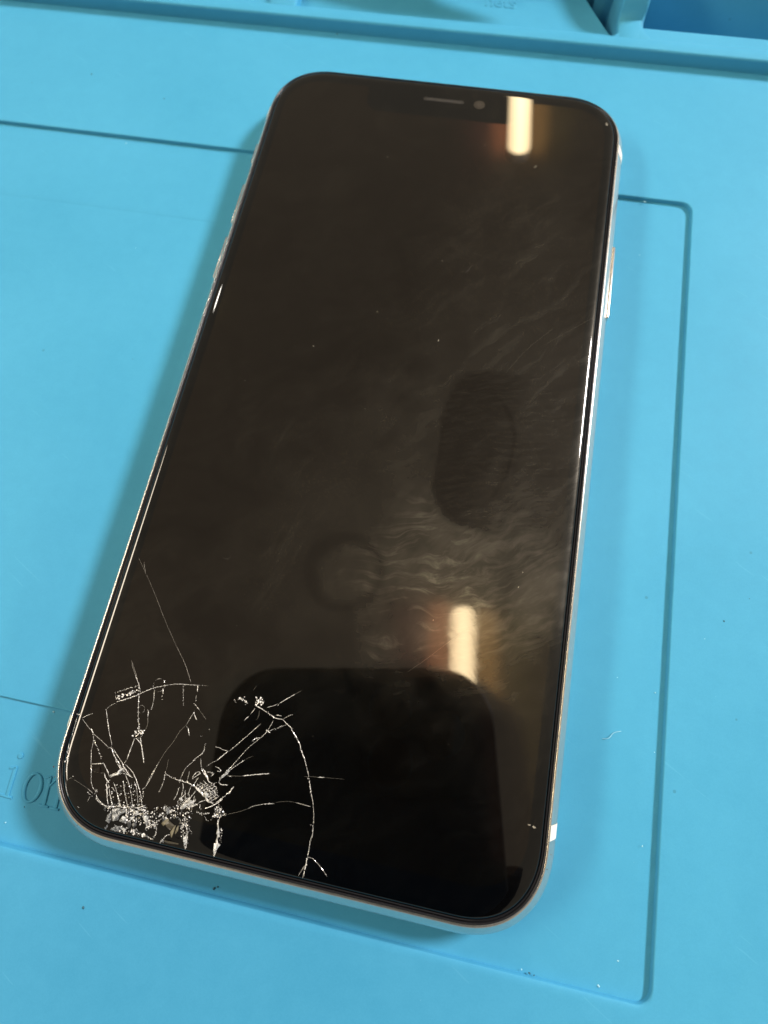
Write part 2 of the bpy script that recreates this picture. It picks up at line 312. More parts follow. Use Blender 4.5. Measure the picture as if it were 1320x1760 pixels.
CRACKS=[(0.035,'r',[(-29.54,-50.83),(-28.53,-52.13),(-27.87,-53.06)]),(0.09,'m',[(-28.15,-52.91),(-27.22,-53.99),(-26.86,-54.59)]),(0.022,'r',[(-33.52,-35.13),(-29.71,-39.43),(-25.89,-44.31),(-23.19,-47.41)]),(0.035,'r',[(-23.19,-47.41),(-21.07,-49.66),(-19.38,-52.12)]),(0.02,'r',[(-29.34,-51.28),(-28.25,-52.82),(-27.0,-54.31)]),(0.14,'m',[(-26.57,-55.26),(-25.55,-54.54),(-24.58,-53.99)]),(0.08,'m',[(-24.58,-53.99),(-22.96,-53.32),(-21.3,-52.78),(-19.33,-52.54),(-18.13,-52.37)]),(0.03,'b',[(-18.13,-52.37),(-16.5,-52.13)]),(0.1,'b',[(-30.39,-55.87),(-29.41,-55.36),(-28.25,-54.71),(-27.26,-54.21),(-26.75,-54.73),(-26.55,-55.32),(-27.79,-56.08),(-28.55,-56.54),(-29.74,-57.09),(-30.15,-56.44),(-30.39,-55.87)]),(0.42,'b',[(-29.83,-56.48),(-28.76,-55.92),(-27.62,-55.22),(-27.04,-54.89)]),(0.1,'r',[(-29.74,-57.09),(-28.97,-56.67),(-27.79,-56.08),(-27.03,-55.62)]),(0.05,'r',[(-29.89,-57.32),(-30.62,-57.88),(-31.05,-58.48)]),(0.11,'m',[(-31.05,-58.48),(-30.65,-59.22),(-29.77,-60.97)]),(0.05,'r',[(-29.77,-60.97),(-29.2,-61.96),(-28.47,-63.11)]),(0.2,'b',[(-26.77,-55.36),(-26.32,-56.72),(-26.02,-58.1),(-25.37,-59.59),(-25.12,-60.34)]),(0.05,'r',[(-26.77,-55.36),(-25.98,-58.09),(-25.12,-60.34)]),(0.5,'b',[(-25.63,-60.85),(-25.03,-60.63),(-24.32,-60.38)]),(0.06,'r',[(-24.59,-54.31),(-24.18,-56.09)]),(0.14,'m',[(-24.18,-56.09),(-24.18,-57.01)]),(0.16,'m',[(-24.6,-57.3),(-24.37,-58.17)]),(0.04,'r',[(-24.41,-58.18),(-24.04,-59.32),(-24.32,-60.38)]),(0.09,'r',[(-25.42,-61.5),(-25.54,-62.82),(-25.64,-64.51)]),(0.05,'r',[(-25.64,-64.51),(-25.94,-65.25)]),(0.08,'r',[(-25.34,-61.39),(-24.53,-61.82),(-24.15,-62.14)]),(0.13,'r',[(-24.6,-61.24),(-24.15,-62.14),(-23.4,-63.57),(-23.03,-64.47)]),(0.08,'m',[(-34.22,-60.34),(-33.61,-59.81),(-32.93,-59.47)]),(0.05,'r',[(-34.17,-60.49),(-32.78,-61.47)]),(0.2,'m',[(-32.78,-61.47),(-32.12,-61.74),(-31.81,-62.28)]),(0.06,'r',[(-31.88,-62.09),(-30.0,-62.92),(-28.9,-63.49)]),(0.2,'m',[(-28.9,-63.49),(-28.23,-63.46)]),(0.13,'m',[(-28.48,-63.41),(-27.68,-64.43),(-26.47,-65.36),(-25.64,-66.16)]),(0.1,'m',[(-28.1,-63.53),(-27.15,-64.32),(-25.94,-65.25),(-25.6,-65.96)]),(0.05,'r',[(-31.81,-62.28),(-31.47,-62.91),(-31.33,-64.38)]),(0.1,'m',[(-31.33,-64.38),(-30.74,-66.22)]),(0.16,'m',[(-30.74,-66.22),(-30.29,-67.3)]),(0.05,'r',[(-30.29,-67.3),(-29.97,-68.39),(-29.34,-69.22),(-28.8,-69.49)]),(0.14,'b',[(-31.33,-62.99),(-30.41,-63.99),(-29.46,-65.08)]),(0.09,'r',[(-30.7,-66.15),(-28.91,-65.71)]),(0.2,'m',[(-28.91,-65.71),(-28.25,-66.3),(-27.53,-67.12)]),(0.1,'m',[(-27.53,-67.12),(-26.72,-66.57),(-26.16,-66.27),(-25.82,-65.62)]),(0.04,'r',[(-30.1,-67.06),(-29.0,-67.03),(-28.38,-66.91)]),(0.2,'m',[(-28.38,-66.91),(-27.92,-67.59),(-27.21,-68.02)]),(0.16,'m',[(-25.88,-65.43),(-25.12,-66.06),(-24.39,-66.58)]),(0.08,'r',[(-25.63,-65.19),(-24.29,-65.89),(-23.25,-67.02),(-22.53,-68.02)]),(0.2,'m',[(-27.23,-67.6),(-27.66,-68.1),(-27.14,-69.23),(-26.81,-70.19),(-26.12,-71.16)]),(0.1,'m',[(-27.25,-68.23),(-26.53,-69.62),(-25.74,-70.88)]),(0.08,'m',[(-26.54,-67.88),(-25.7,-68.94),(-24.88,-70.3)]),(0.1,'m',[(-25.67,-69.04),(-25.01,-69.92),(-24.74,-70.37)]),(0.1,'m',[(-25.31,-67.32),(-24.59,-68.72),(-24.05,-69.62),(-23.43,-70.61)]),(0.07,'m',[(-25.23,-66.47),(-24.46,-67.35),(-23.77,-68.34),(-22.74,-70.37)]),(0.09,'m',[(-25.77,-65.96),(-24.61,-66.56),(-23.99,-66.64)]),(0.07,'m',[(-23.57,-67.17),(-22.98,-67.88),(-22.56,-68.81),(-21.98,-70.21)]),(0.1,'m',[(-22.65,-67.81),(-22.06,-68.71),(-21.46,-70.01)]),(0.09,'m',[(-27.54,-69.11),(-27.04,-68.5)]),(0.18,'m',[(-26.57,-68.5),(-26.07,-68.91)]),(0.1,'b',[(-26.65,-66.86),(-25.75,-66.37),(-24.9,-66.41),(-23.99,-66.64)]),(0.12,'m',[(-26.1,-66.02),(-26.64,-65.5),(-27.32,-64.91)]),(0.16,'m',[(-26.53,-65.48),(-25.99,-66.0),(-25.53,-65.59)]),(0.25,'m',[(-27.27,-70.89),(-26.37,-71.11),(-25.74,-70.88),(-24.83,-70.8),(-24.17,-70.66),(-23.4,-70.5),(-22.49,-70.42),(-21.54,-70.12),(-20.97,-69.71)]),(0.16,'b',[(-21.75,-67.32),(-22.04,-67.89),(-21.68,-68.63),(-21.65,-69.44)]),(0.06,'r',[(-21.72,-67.41),(-21.37,-66.31),(-21.08,-65.01)]),(0.05,'r',[(-29.59,-71.06),(-29.41,-70.21)]),(0.14,'b',[(-29.9,-69.85),(-29.1,-70.25)]),(0.12,'m',[(-28.53,-70.03),(-28.36,-70.5),(-27.64,-70.86),(-27.13,-70.96)]),(0.1,'m',[(-28.85,-69.79),(-28.8,-69.26),(-28.59,-69.53)]),(0.06,'r',[(-21.78,-67.49),(-21.43,-65.89),(-20.77,-63.82)]),(0.04,'r',[(-20.77,-63.82),(-20.34,-62.36),(-19.5,-60.81),(-19.06,-59.33),(-18.3,-58.18)]),(0.05,'r',[(-18.3,-58.18),(-17.96,-57.1),(-17.61,-56.02)]),(0.16,'m',[(-17.9,-55.05),(-17.33,-55.45),(-16.9,-55.77)]),(0.13,'r',[(-17.66,-56.23),(-17.34,-56.78),(-16.92,-57.2)]),(0.12,'r',[(-17.91,-58.5),(-17.64,-59.05),(-17.37,-59.55)]),(0.1,'b',[(-18.3,-58.18),(-17.98,-58.52)]),(0.08,'b',[(-17.84,-54.63),(-17.99,-53.83)]),(0.12,'r',[(-18.18,-52.42),(-17.96,-53.31)]),(0.07,'b',[(-20.37,-52.85),(-20.13,-53.64),(-19.54,-55.58)]),(0.03,'r',[(-16.9,-55.77),(-16.17,-56.34),(-15.58,-56.83)]),(0.05,'b',[(-15.75,-59.27),(-15.34,-59.19)]),(0.06,'b',[(-14.7,-57.96),(-14.51,-58.22)]),(0.2,'r',[(-23.35,-53.9),(-23.12,-54.64)]),(0.1,'b',[(-23.12,-54.85),(-22.98,-55.44)]),(0.03,'r',[(-19.39,-64.7),(-19.54,-63.18)]),(0.2,'b',[(-19.41,-65.0),(-19.32,-65.46),(-19.33,-65.94)]),(0.05,'r',[(-19.3,-66.03),(-19.43,-67.01),(-19.61,-67.81)]),(0.16,'b',[(-19.22,-65.25),(-18.02,-65.58),(-16.94,-65.55)]),(0.2,'m',[(-17.57,-65.64),(-16.69,-65.66),(-15.81,-65.7)]),(0.28,'m',[(-16.11,-65.62),(-15.26,-65.76),(-14.73,-65.96)]),(0.34,'r',[(-14.73,-65.96),(-13.93,-66.31),(-13.24,-66.67),(-12.52,-67.14),(-11.84,-67.5),(-11.44,-67.67)]),(0.05,'r',[(-17.01,-65.39),(-16.83,-64.43),(-16.65,-63.87)]),(0.08,'m',[(-16.65,-63.87),(-16.32,-63.39),(-15.88,-62.88)]),(0.1,'m',[(-15.88,-62.88),(-15.5,-62.17),(-14.84,-61.62),(-14.58,-60.88)]),(0.14,'b',[(-14.69,-60.11),(-14.72,-60.43),(-14.64,-60.89)]),(0.12,'m',[(-14.81,-62.14),(-14.6,-62.83),(-14.26,-63.59),(-13.76,-64.11)]),(0.24,'r',[(-14.07,-63.45),(-13.53,-64.07),(-13.0,-64.68),(-12.56,-65.01)]),(0.1,'m',[(-12.56,-65.01),(-11.97,-65.04),(-11.68,-64.83)]),(0.06,'m',[(-13.71,-63.07),(-13.08,-62.42),(-12.38,-61.96)]),(0.1,'r',[(-12.38,-61.96),(-11.86,-61.33),(-11.07,-60.39)]),(0.06,'r',[(-13.11,-60.27),(-12.53,-60.2),(-11.89,-60.39),(-11.06,-60.42)]),(0.18,'b',[(-13.29,-60.04),(-13.08,-60.15)]),(0.11,'m',[(-15.32,-64.95),(-15.11,-64.28),(-14.63,-63.93),(-14.23,-64.11),(-14.61,-64.39),(-14.97,-64.77),(-15.29,-65.05)]),(0.12,'m',[(-13.4,-63.73),(-12.82,-63.72),(-12.24,-63.7),(-12.68,-64.21)]),(0.12,'m',[(-12.38,-62.8),(-11.77,-62.88),(-11.3,-63.31),(-11.88,-63.32)]),(0.28,'m',[(-10.31,-62.69),(-10.58,-63.37),(-10.94,-63.75),(-11.38,-64.25)]),(0.14,'m',[(-10.12,-62.96),(-10.53,-63.56),(-11.19,-64.11),(-11.27,-64.64)]),(0.12,'r',[(-11.35,-64.76),(-10.83,-64.96),(-9.9,-64.79)]),(0.1,'r',[(-10.05,-63.62),(-9.7,-63.62)]),(0.16,'r',[(-9.03,-64.8),(-9.36,-65.68),(-9.82,-66.08)]),(0.2,'m',[(-9.8,-66.18),(-10.34,-66.69),(-10.86,-67.3),(-11.43,-67.72)]),(0.12,'r',[(-10.13,-66.65),(-10.72,-67.38),(-11.68,-68.07),(-12.37,-68.46)]),(0.1,'m',[(-13.81,-68.26),(-13.27,-67.74),(-12.47,-67.33)]),(0.14,'m',[(-13.17,-68.08),(-13.14,-68.57),(-12.79,-68.6)]),(0.1,'m',[(-16.87,-66.6),(-16.91,-67.62),(-17.17,-68.29)]),(0.1,'m',[(-16.5,-65.91),(-16.21,-66.46),(-16.2,-67.28),(-16.16,-67.78)]),(0.1,'m',[(-15.29,-67.19),(-15.17,-66.05)]),(0.1,'m',[(-14.68,-67.27),(-14.34,-66.49)]),(0.05,'r',[(-15.95,-65.38),(-15.97,-64.15)]),(0.1,'m',[(-14.79,-65.76),(-14.49,-64.78)]),(0.1,'b',[(-12.08,-69.45),(-11.6,-69.9),(-11.17,-69.81),(-10.94,-69.42)]),(0.2,'b',[(-13.33,-69.11),(-12.62,-69.17),(-12.0,-68.94),(-11.56,-68.85)]),(0.3,'b',[(-10.94,-69.02),(-10.27,-68.98),(-9.13,-68.55)]),(0.4,'b',[(-10.4,-67.71),(-10.13,-68.26),(-10.29,-68.89)]),(0.3,'m',[(-9.89,-69.1),(-10.03,-69.83),(-9.71,-70.55),(-9.58,-71.21)]),(0.45,'m',[(-9.6,-70.92),(-9.55,-71.89),(-9.29,-72.61),(-9.35,-73.4),(-9.38,-74.07)]),(0.25,'b',[(-9.3,-70.37),(-9.04,-71.29),(-8.92,-72.53)]),(0.3,'b',[(-14.92,-70.33),(-14.15,-71.36),(-13.97,-72.31),(-14.05,-73.2),(-13.66,-73.9)]),(0.12,'m',[(-14.59,-70.27),(-14.17,-71.47),(-13.62,-73.12),(-13.66,-73.71)]),(0.12,'b',[(-13.85,-71.2),(-13.3,-71.88)]),(0.12,'m',[(-17.48,-73.91),(-17.17,-73.46),(-16.88,-72.91),(-16.51,-72.64)]),(0.15,'m',[(-19.44,-72.45),(-18.89,-71.65),(-18.36,-71.14)]),(0.12,'m',[(-18.65,-73.47),(-18.34,-73.01),(-18.53,-72.07)]),(0.14,'m',[(-18.57,-73.75),(-19.79,-73.51)]),(0.3,'b',[(-20.55,-71.19),(-19.87,-71.85),(-19.53,-72.18)]),(0.3,'b',[(-18.24,-69.31),(-17.58,-69.58),(-17.02,-69.87)]),(0.1,'b',[(-12.13,-53.29),(-11.7,-53.62)]),(0.4,'b',[(-11.41,-53.05),(-10.96,-53.06),(-9.99,-53.38)]),(0.5,'b',[(-8.67,-53.33),(-8.64,-52.6),(-8.03,-52.38),(-7.83,-53.16)]),(0.22,'m',[(-8.85,-53.47),(-7.68,-53.74),(-6.22,-54.26)]),(0.2,'m',[(-6.22,-54.26),(-5.24,-54.67),(-4.17,-54.56)]),(0.12,'m',[(-5.36,-54.19),(-4.5,-54.12)]),(0.13,'m',[(-4.17,-54.56),(-3.38,-55.1),(-2.39,-55.6)]),(0.25,'m',[(-2.6,-55.65),(-1.77,-56.37),(-1.47,-56.71)]),(0.2,'m',[(-1.47,-56.71),(-0.88,-57.38),(-0.5,-58.08)]),(0.14,'r',[(-0.5,-58.08),(0.32,-59.28)]),(0.09,'m',[(0.32,-59.28),(1.08,-60.66),(1.45,-61.35)]),(0.2,'m',[(1.49,-61.53),(1.85,-62.4),(2.22,-63.27)]),(0.1,'m',[(2.22,-63.27),(2.54,-63.95),(2.89,-64.81)]),(0.06,'r',[(2.89,-64.81),(3.32,-66.2),(3.52,-67.25)]),(0.08,'b',[(3.07,-67.35),(3.62,-67.51)]),(0.1,'m',[(3.54,-67.61),(3.68,-68.49),(3.55,-69.42),(3.59,-70.48),(3.6,-71.36)]),(0.2,'m',[(3.6,-71.36),(3.6,-72.25),(3.61,-73.12),(3.52,-74.01)]),(0.08,'r',[(-6.89,-53.38),(-5.89,-52.94)]),(0.2,'m',[(-6.09,-53.02),(-5.33,-52.56)]),(0.08,'r',[(-5.33,-52.56),(-4.24,-51.63),(-3.14,-50.7)]),(0.04,'r',[(-3.14,-50.7),(-2.31,-50.02)]),(0.05,'r',[(-4.17,-54.56),(-3.46,-53.91)]),(0.1,'m',[(-3.46,-53.91),(-2.88,-53.6)]),(0.12,'b',[(-3.56,-55.24),(-4.9,-56.01),(-5.84,-56.59)]),(0.03,'r',[(-9.61,-51.46),(-9.26,-50.66)]),(0.06,'r',[(-8.65,-53.83),(-9.15,-54.84)]),(0.09,'r',[(-9.31,-55.08),(-9.86,-55.89)]),(0.03,'r',[(-7.94,-54.0),(-7.84,-54.79),(-8.01,-55.42)]),(0.08,'m',[(-5.56,-55.14),(-6.05,-56.63),(-6.68,-57.55)]),(0.3,'b',[(-6.07,-56.54),(-5.71,-56.67)]),(0.16,'m',[(-7.9,-58.29),(-7.46,-57.91),(-6.86,-57.69)]),(0.06,'r',[(-6.68,-57.55),(-8.35,-59.46),(-9.39,-61.23),(-10.27,-62.76)]),(0.07,'r',[(-7.25,-55.78),(-8.8,-57.78),(-10.11,-59.42),(-10.93,-60.37)]),(0.09,'m',[(-10.22,-62.95),(-9.4,-62.01),(-8.34,-61.12)]),(0.03,'r',[(-8.37,-61.03),(-7.26,-60.32)]),(0.04,'r',[(-10.45,-63.66),(-8.19,-63.26)]),(0.1,'r',[(-8.19,-63.26),(-6.61,-62.75),(-4.31,-62.13)]),(0.03,'r',[(-8.98,-68.53),(-7.37,-67.84),(-6.27,-67.24)]),(0.05,'r',[(-6.27,-67.24),(-5.56,-66.72),(-4.02,-66.13)]),(0.1,'m',[(-4.02,-66.13),(-2.73,-65.81)]),(0.025,'r',[(-2.67,-65.67),(-0.91,-65.12),(0.33,-65.05)]),(0.06,'r',[(0.33,-65.05),(1.39,-65.08),(2.65,-65.14)]),(0.03,'r',[(0.74,-61.49),(1.96,-61.28),(2.78,-61.17)]),(0.09,'r',[(2.68,-61.19),(3.7,-61.03)]),(0.02,'r',[(3.7,-61.03),(6.67,-60.67)]),(0.1,'m',[(3.7,-71.34),(4.22,-71.41)]),(0.05,'r',[(4.2,-71.33),(5.48,-72.03),(6.85,-73.14)]),(0.05,'r',[(3.6,-72.25),(3.12,-73.22),(2.88,-73.88)]),(0.12,'m',[(-35.29,-59.93),(-34.89,-60.06),(-34.6,-59.59)]),(0.07,'m',[(-35.08,-60.51),(-35.02,-61.92),(-34.92,-63.11)]),(0.15,'m',[(-35.01,-64.12),(-34.74,-65.46)]),(0.35,'m',[(-34.57,-65.91),(-34.47,-66.48)]),(0.14,'m',[(-34.37,-66.76),(-34.07,-67.87)]),(0.18,'b',[(-33.49,-68.81),(-32.76,-68.38)]),(0.03,'r',[(-32.66,-68.64),(-31.42,-68.97),(-30.16,-69.38)]),(0.05,'r',[(-30.16,-69.38),(-29.12,-69.84)]),(0.12,'m',[(-28.67,-69.84),(-28.28,-70.33),(-27.31,-70.89),(-26.45,-71.18)]),(0.06,'r',[(-33.7,-69.15),(-33.2,-70.19),(-32.56,-71.01)]),(0.1,'b',[(-34.69,-59.67),(-34.56,-59.73)]),(0.05,'r',[(-30.81,-71.88),(-30.56,-72.08)]),(0.03,'r',[(-32.45,-35.61),(-31.57,-37.39)]),(0.016,'r',[(17.44,-39.7),(18.98,-38.08),(22.13,-35.06)]),(0.018,'r',[(12.86,-44.33),(15.16,-42.15),(17.44,-39.7)]),(0.012,'r',[(20.88,8.64),(23.81,13.86),(27.91,18.77)]),(0.012,'r',[(27.22,15.63),(31.47,19.37),(34.8,22.37)]),(0.012,'r',[(10.73,27.91),(11.73,30.04)]),(0.014,'r',[(-19.87,-32.56),(-18.82,-32.76),(-18.53,-32.02)]),(0.1,'m',[(-14.53,-66.04),(-14.19,-65.7),(-13.84,-65.42)]),(0.1,'m',[(-14.19,-66.21),(-13.7,-65.7),(-13.17,-65.3)]),(0.1,'m',[(-13.85,-66.36),(-13.27,-65.77),(-12.65,-65.29)]),(0.1,'m',[(-13.53,-66.53),(-12.87,-65.84),(-12.15,-65.3)]),(0.1,'m',[(-13.2,-66.72),(-12.46,-65.96),(-11.68,-65.37)]),(0.1,'m',[(-12.86,-66.92),(-12.15,-66.19),(-11.39,-65.61)]),(0.1,'m',[(-12.52,-67.16),(-11.89,-66.52),(-11.23,-66.01)]),(0.1,'m',[(-12.17,-67.35),(-11.64,-66.8),(-11.07,-66.37)]),(0.1,'m',[(-11.85,-67.48),(-11.36,-66.98),(-10.83,-66.59)]),(0.08,'m',[(-14.36,-65.58),(-13.58,-65.93),(-12.84,-66.29),(-12.17,-66.76),(-11.5,-67.13)]),(0.08,'m',[(-14.01,-65.27),(-13.12,-65.6),(-12.45,-65.98),(-11.74,-66.44),(-11.15,-66.83)]),(0.08,'m',[(-13.65,-64.95),(-12.9,-65.31),(-12.23,-65.69),(-11.53,-66.16),(-10.82,-66.52)]),(0.07740920562173159,'m',[(-14.58,-68.65),(-15.07,-67.41)]),(0.13920456762250794,'m',[(-14.72,-68.73),(-14.07,-67.8)]),(0.0760011156816706,'m',[(-14.95,-68.4),(-14.02,-67.7)]),(0.10928749826283485,'m',[(-14.3,-68.66),(-14.1,-68.12)]),(0.13632396794012713,'m',[(-15.04,-68.83),(-14.22,-67.68)]),(0.07451885455094476,'m',[(-15.13,-68.35),(-14.87,-67.49)]),(0.11637156709859131,'m',[(-16.41,-68.18),(-15.65,-67.1)]),(0.1497550986754901,'m',[(-15.42,-68.31),(-14.79,-67.48)]),(0.08486743514637149,'m',[(-15.89,-68.73),(-15.23,-68.06)]),(0.1413883591377592,'m',[(-15.67,-68.6),(-15.03,-67.53)]),(0.11538888676158274,'m',[(-15.79,-68.85),(-15.33,-68.49)]),(0.06385300690038176,'m',[(-15.99,-68.56),(-15.44,-67.92)]),(0.1463880832451656,'m',[(-14.3,-68.52),(-14.31,-67.15)]),(0.09693849129619879,'m',[(-14.26,-68.55),(-13.54,-68.12)]),(0.07722736843278653,'m',[(-14.72,-68.11),(-15.15,-67.07)]),(0.08981765062792678,'m',[(-15.41,-68.99),(-15.17,-68.42)]),(0.09264518402328098,'m',[(-15.91,-68.9),(-15.41,-68.6)]),(0.078712515758169,'m',[(-14.34,-68.18),(-13.98,-67.69)]),(0.07346764813800583,'m',[(-15.94,-68.79),(-15.46,-68.46)]),(0.07100459318709776,'m',[(-15.67,-69.09),(-14.79,-68.51)]),(0.1029985766720738,'m',[(-15.35,-69.01),(-15.02,-67.81)]),(0.08237273766300982,'m',[(-16.3,-68.58),(-15.7,-67.87)]),(0.08289542952779579,'m',[(-15.46,-67.97),(-15.88,-66.71)]),(0.07275315910019924,'m',[(-15.75,-68.96),(-15.28,-68.41)]),(0.09626658593600965,'m',[(-15.02,-68.95),(-13.77,-68.1)]),(0.10448592204505608,'m',[(-14.63,-68.6),(-15.01,-67.51)]),(0.14321196343668552,'m',[(-14.41,-68.72),(-13.82,-68.27)]),(0.13333435541241634,'m',[(-14.65,-68.49),(-14.02,-67.51)]),(0.1430519966430691,'m',[(-15.0,-68.14),(-14.7,-67.05)]),(0.1201516694367914,'m',[(-14.19,-68.75),(-14.42,-68.22)]),(0.12004709256491188,'m',[(-15.93,-69.11),(-14.7,-68.29)]),(0.1271845101292085,'m',[(-15.01,-68.48),(-14.43,-68.08)]),(0.06117992494181402,'m',[(-16.21,-69.11),(-16.47,-68.45)]),(0.13900900833316285,'m',[(-14.58,-68.63),(-14.76,-68.04)])]
SHARDS=[('w',[(-26.0,-72.84),(-26.04,-72.05),(-25.63,-71.56),(-25.39,-72.42),(-25.47,-73.03)]),('w',[(-25.48,-71.63),(-24.77,-70.99),(-23.64,-70.85),(-23.49,-71.13),(-24.37,-71.81),(-24.29,-72.39),(-25.13,-72.66)]),('w',[(-24.04,-72.44),(-23.79,-71.79),(-23.27,-71.78),(-23.07,-72.54)]),('w',[(-24.99,-73.73),(-24.47,-73.22),(-23.49,-73.02),(-22.62,-73.54),(-23.21,-73.85),(-24.25,-73.87)]),('p',[(-25.57,-71.2),(-24.79,-70.91),(-24.04,-71.04),(-24.03,-71.44),(-24.63,-72.06),(-24.91,-72.62),(-25.33,-72.01)]),('p',[(-24.11,-72.4),(-23.81,-71.74),(-23.32,-71.79),(-23.04,-72.55),(-23.57,-72.44)]),('p',[(-24.81,-73.59),(-24.24,-73.23),(-23.67,-73.36),(-23.7,-73.76),(-24.39,-73.8)]),('p',[(-23.53,-73.23),(-23.08,-73.19),(-22.63,-73.56),(-23.06,-73.77)]),('p',[(-25.89,-72.77),(-25.91,-72.02),(-25.65,-71.67),(-25.5,-72.44)]),('p',[(-21.01,-71.02),(-20.61,-70.84),(-20.07,-71.23),(-20.13,-71.94),(-20.66,-71.55)]),('p',[(-22.4,-70.7),(-21.78,-70.63),(-21.67,-71.15),(-22.13,-71.15)]),('p',[(-22.67,-71.66),(-22.15,-71.45),(-22.12,-71.9),(-22.49,-72.02)]),('p',[(-27.33,-67.31),(-27.13,-66.86),(-26.3,-66.48),(-26.06,-65.81),(-25.88,-65.98),(-26.05,-66.53),(-27.03,-67.15)]),('p',[(-11.16,-63.8),(-10.61,-63.27),(-10.27,-62.63),(-10.25,-63.09),(-10.69,-63.8),(-11.24,-64.33)]),('p',[(-13.02,-66.43),(-12.77,-66.27),(-12.28,-66.78),(-12.55,-67.04)]),('p',[(-15.83,-68.87),(-15.41,-68.33),(-14.96,-68.29),(-15.21,-69.0),(-15.62,-69.18)]),('p',[(-15.16,-68.38),(-14.65,-67.77),(-14.27,-67.9),(-14.75,-68.6)]),('p',[(-16.38,-67.82),(-16.06,-67.71),(-15.82,-68.11),(-16.24,-68.1)]),('p',[(-17.82,-69.73),(-17.61,-69.49),(-17.21,-70.01),(-17.49,-70.21)]),('p',[(-9.79,-72.42),(-9.34,-72.23),(-8.89,-72.43),(-9.21,-73.08),(-9.45,-73.8),(-9.69,-73.37)]),('p',[(-14.35,-72.58),(-14.03,-72.32),(-13.67,-73.13),(-13.93,-73.57)]),('p',[(-9.82,-70.96),(-9.71,-70.35),(-9.36,-71.16),(-9.44,-71.67)]),('g',[(-22.91,-72.31),(-22.54,-72.03),(-22.21,-72.66),(-22.49,-73.21)]),('g',[(-22.17,-72.45),(-21.75,-71.97),(-21.45,-72.5),(-21.76,-72.97)]),('w',[(-25.95,-73.83),(-25.73,-73.29),(-25.56,-73.45),(-25.72,-73.98)]),('b',[(-17.35,-71.43),(-17.03,-70.97),(-15.96,-71.44),(-16.3,-72.2),(-17.12,-71.78)]),('y',[(-17.94,-71.55),(-17.82,-71.03),(-17.22,-70.71),(-17.03,-70.97),(-17.4,-71.44),(-17.58,-71.77)]),('y',[(-16.38,-72.32),(-15.96,-71.44),(-15.88,-71.33),(-15.87,-72.11),(-16.01,-72.93)]),('y',[(-15.67,-72.56),(-15.58,-71.56),(-15.45,-71.24),(-15.36,-71.91)]),('w',[(-18.01,-69.67),(-17.78,-69.32),(-17.36,-69.54),(-17.1,-69.98),(-17.48,-70.26)]),('g',[(-17.92,-70.89),(-17.62,-70.72),(-17.09,-71.31),(-17.65,-71.72)]),('w',[(-17.48,-73.91),(-17.36,-73.4),(-17.03,-73.53),(-16.98,-73.86)]),('b',[(-16.92,-73.51),(-14.42,-73.48),(-14.38,-73.61),(-16.86,-73.69)]),('r',[(-30.14,-66.84),(-29.27,-66.24),(-28.88,-67.0),(-29.84,-66.99)])]
VOIDS=[[(-25.59,-73.36),(-25.28,-72.74),(-24.22,-72.58),(-22.82,-72.59),(-22.94,-72.91),(-24.5,-73.13),(-25.09,-73.45)],[(-20.68,-72.74),(-19.56,-72.61),(-18.68,-72.13),(-18.68,-73.22),(-19.4,-73.46)],[(-18.1,-72.67),(-17.16,-72.38),(-16.15,-73.05),(-17.06,-73.44),(-18.03,-73.64),(-18.52,-73.54)],[(-15.48,-71.14),(-14.88,-70.82),(-14.68,-72.26),(-14.91,-72.99),(-15.67,-72.76)]]
ZONES=[(260,0.16,[(-27.1,-71.06),(-21.04,-69.52),(-20.41,-69.99),(-21.73,-70.97),(-25.52,-71.54),(-26.57,-71.56)]),(420,0.2,[(-25.55,-71.45),(-20.85,-70.08),(-19.5,-72.1),(-19.49,-72.5),(-21.58,-72.13),(-22.79,-72.68),(-23.54,-71.14)]),(160,0.22,[(-25.21,-73.77),(-24.53,-73.04),(-21.08,-72.92),(-18.61,-73.79),(-20.84,-73.66),(-23.1,-73.83)]),(110,0.14,[(-27.55,-68.39),(-23.08,-66.87),(-21.35,-69.98),(-26.18,-70.97)]),(480,0.15,[(-16.51,-68.15),(-14.36,-67.21),(-13.91,-68.33),(-13.94,-70.13),(-14.97,-70.54),(-16.41,-70.34),(-16.52,-69.26)]),(150,0.14,[(-14.79,-65.76),(-12.2,-65.04),(-11.22,-65.24),(-10.78,-66.78),(-11.59,-67.55),(-13.9,-66.4)]),(150,0.16,[(-20.86,-70.25),(-18.79,-69.43),(-16.39,-68.93),(-15.81,-70.42),(-17.74,-70.91),(-20.52,-71.28)]),(120,0.14,[(-15.7,-70.4),(-14.03,-69.85),(-13.45,-73.28),(-13.99,-73.78)]),(60,0.14,[(-11.16,-67.87),(-10.07,-67.64),(-9.1,-68.65),(-10.78,-69.19)]),(110,0.15,[(-20.49,-71.38),(-18.33,-71.23),(-18.58,-72.28),(-19.47,-72.36),(-19.94,-73.05)])]
RINGS=[((-24.08,-53.54),0.91),((-25.72,-57.38),0.52),((-24.99,-60.76),0.57)]
# ------------------------------------------------------------------ the silicone mat
mat_ = empty('repair_mat', 'bright blue silicone mat with sunken panel and raised tray rim under the phone', 'mat')
PX0, PX1, PY0, PY1 = -190.0, 54.5, -82.3, 58.9          # the sunken panel
cx, cy, hw, hh = (PX0+PX1)/2, (PY0+PY1)/2, (PX1-PX0)/2, (PY1-PY0)/2
def rect_ring(off, z, r):
    # the lip is crisp on three sides and softly rounded along the near side
    base = rr(hw, hh, 2.2, 10, 2, cx, cy); far = rr(hw+1, hh+1, 3.2, 10, 2, cx, cy)
    out = []
    for (x, y), (x1, y1) in zip(base, far):
        k = 1.0 + 2.6*max(0.0, -(y1-y)-.3)/.7
        out.append((x+(x1-x)*off*k, y+(y1-y)*off*k, z))
    return out
YR = 97.3                                                # foot of the tray rim
ZO = .85
outer = []
inner = rect_ring(.30, ZO, 2.8)
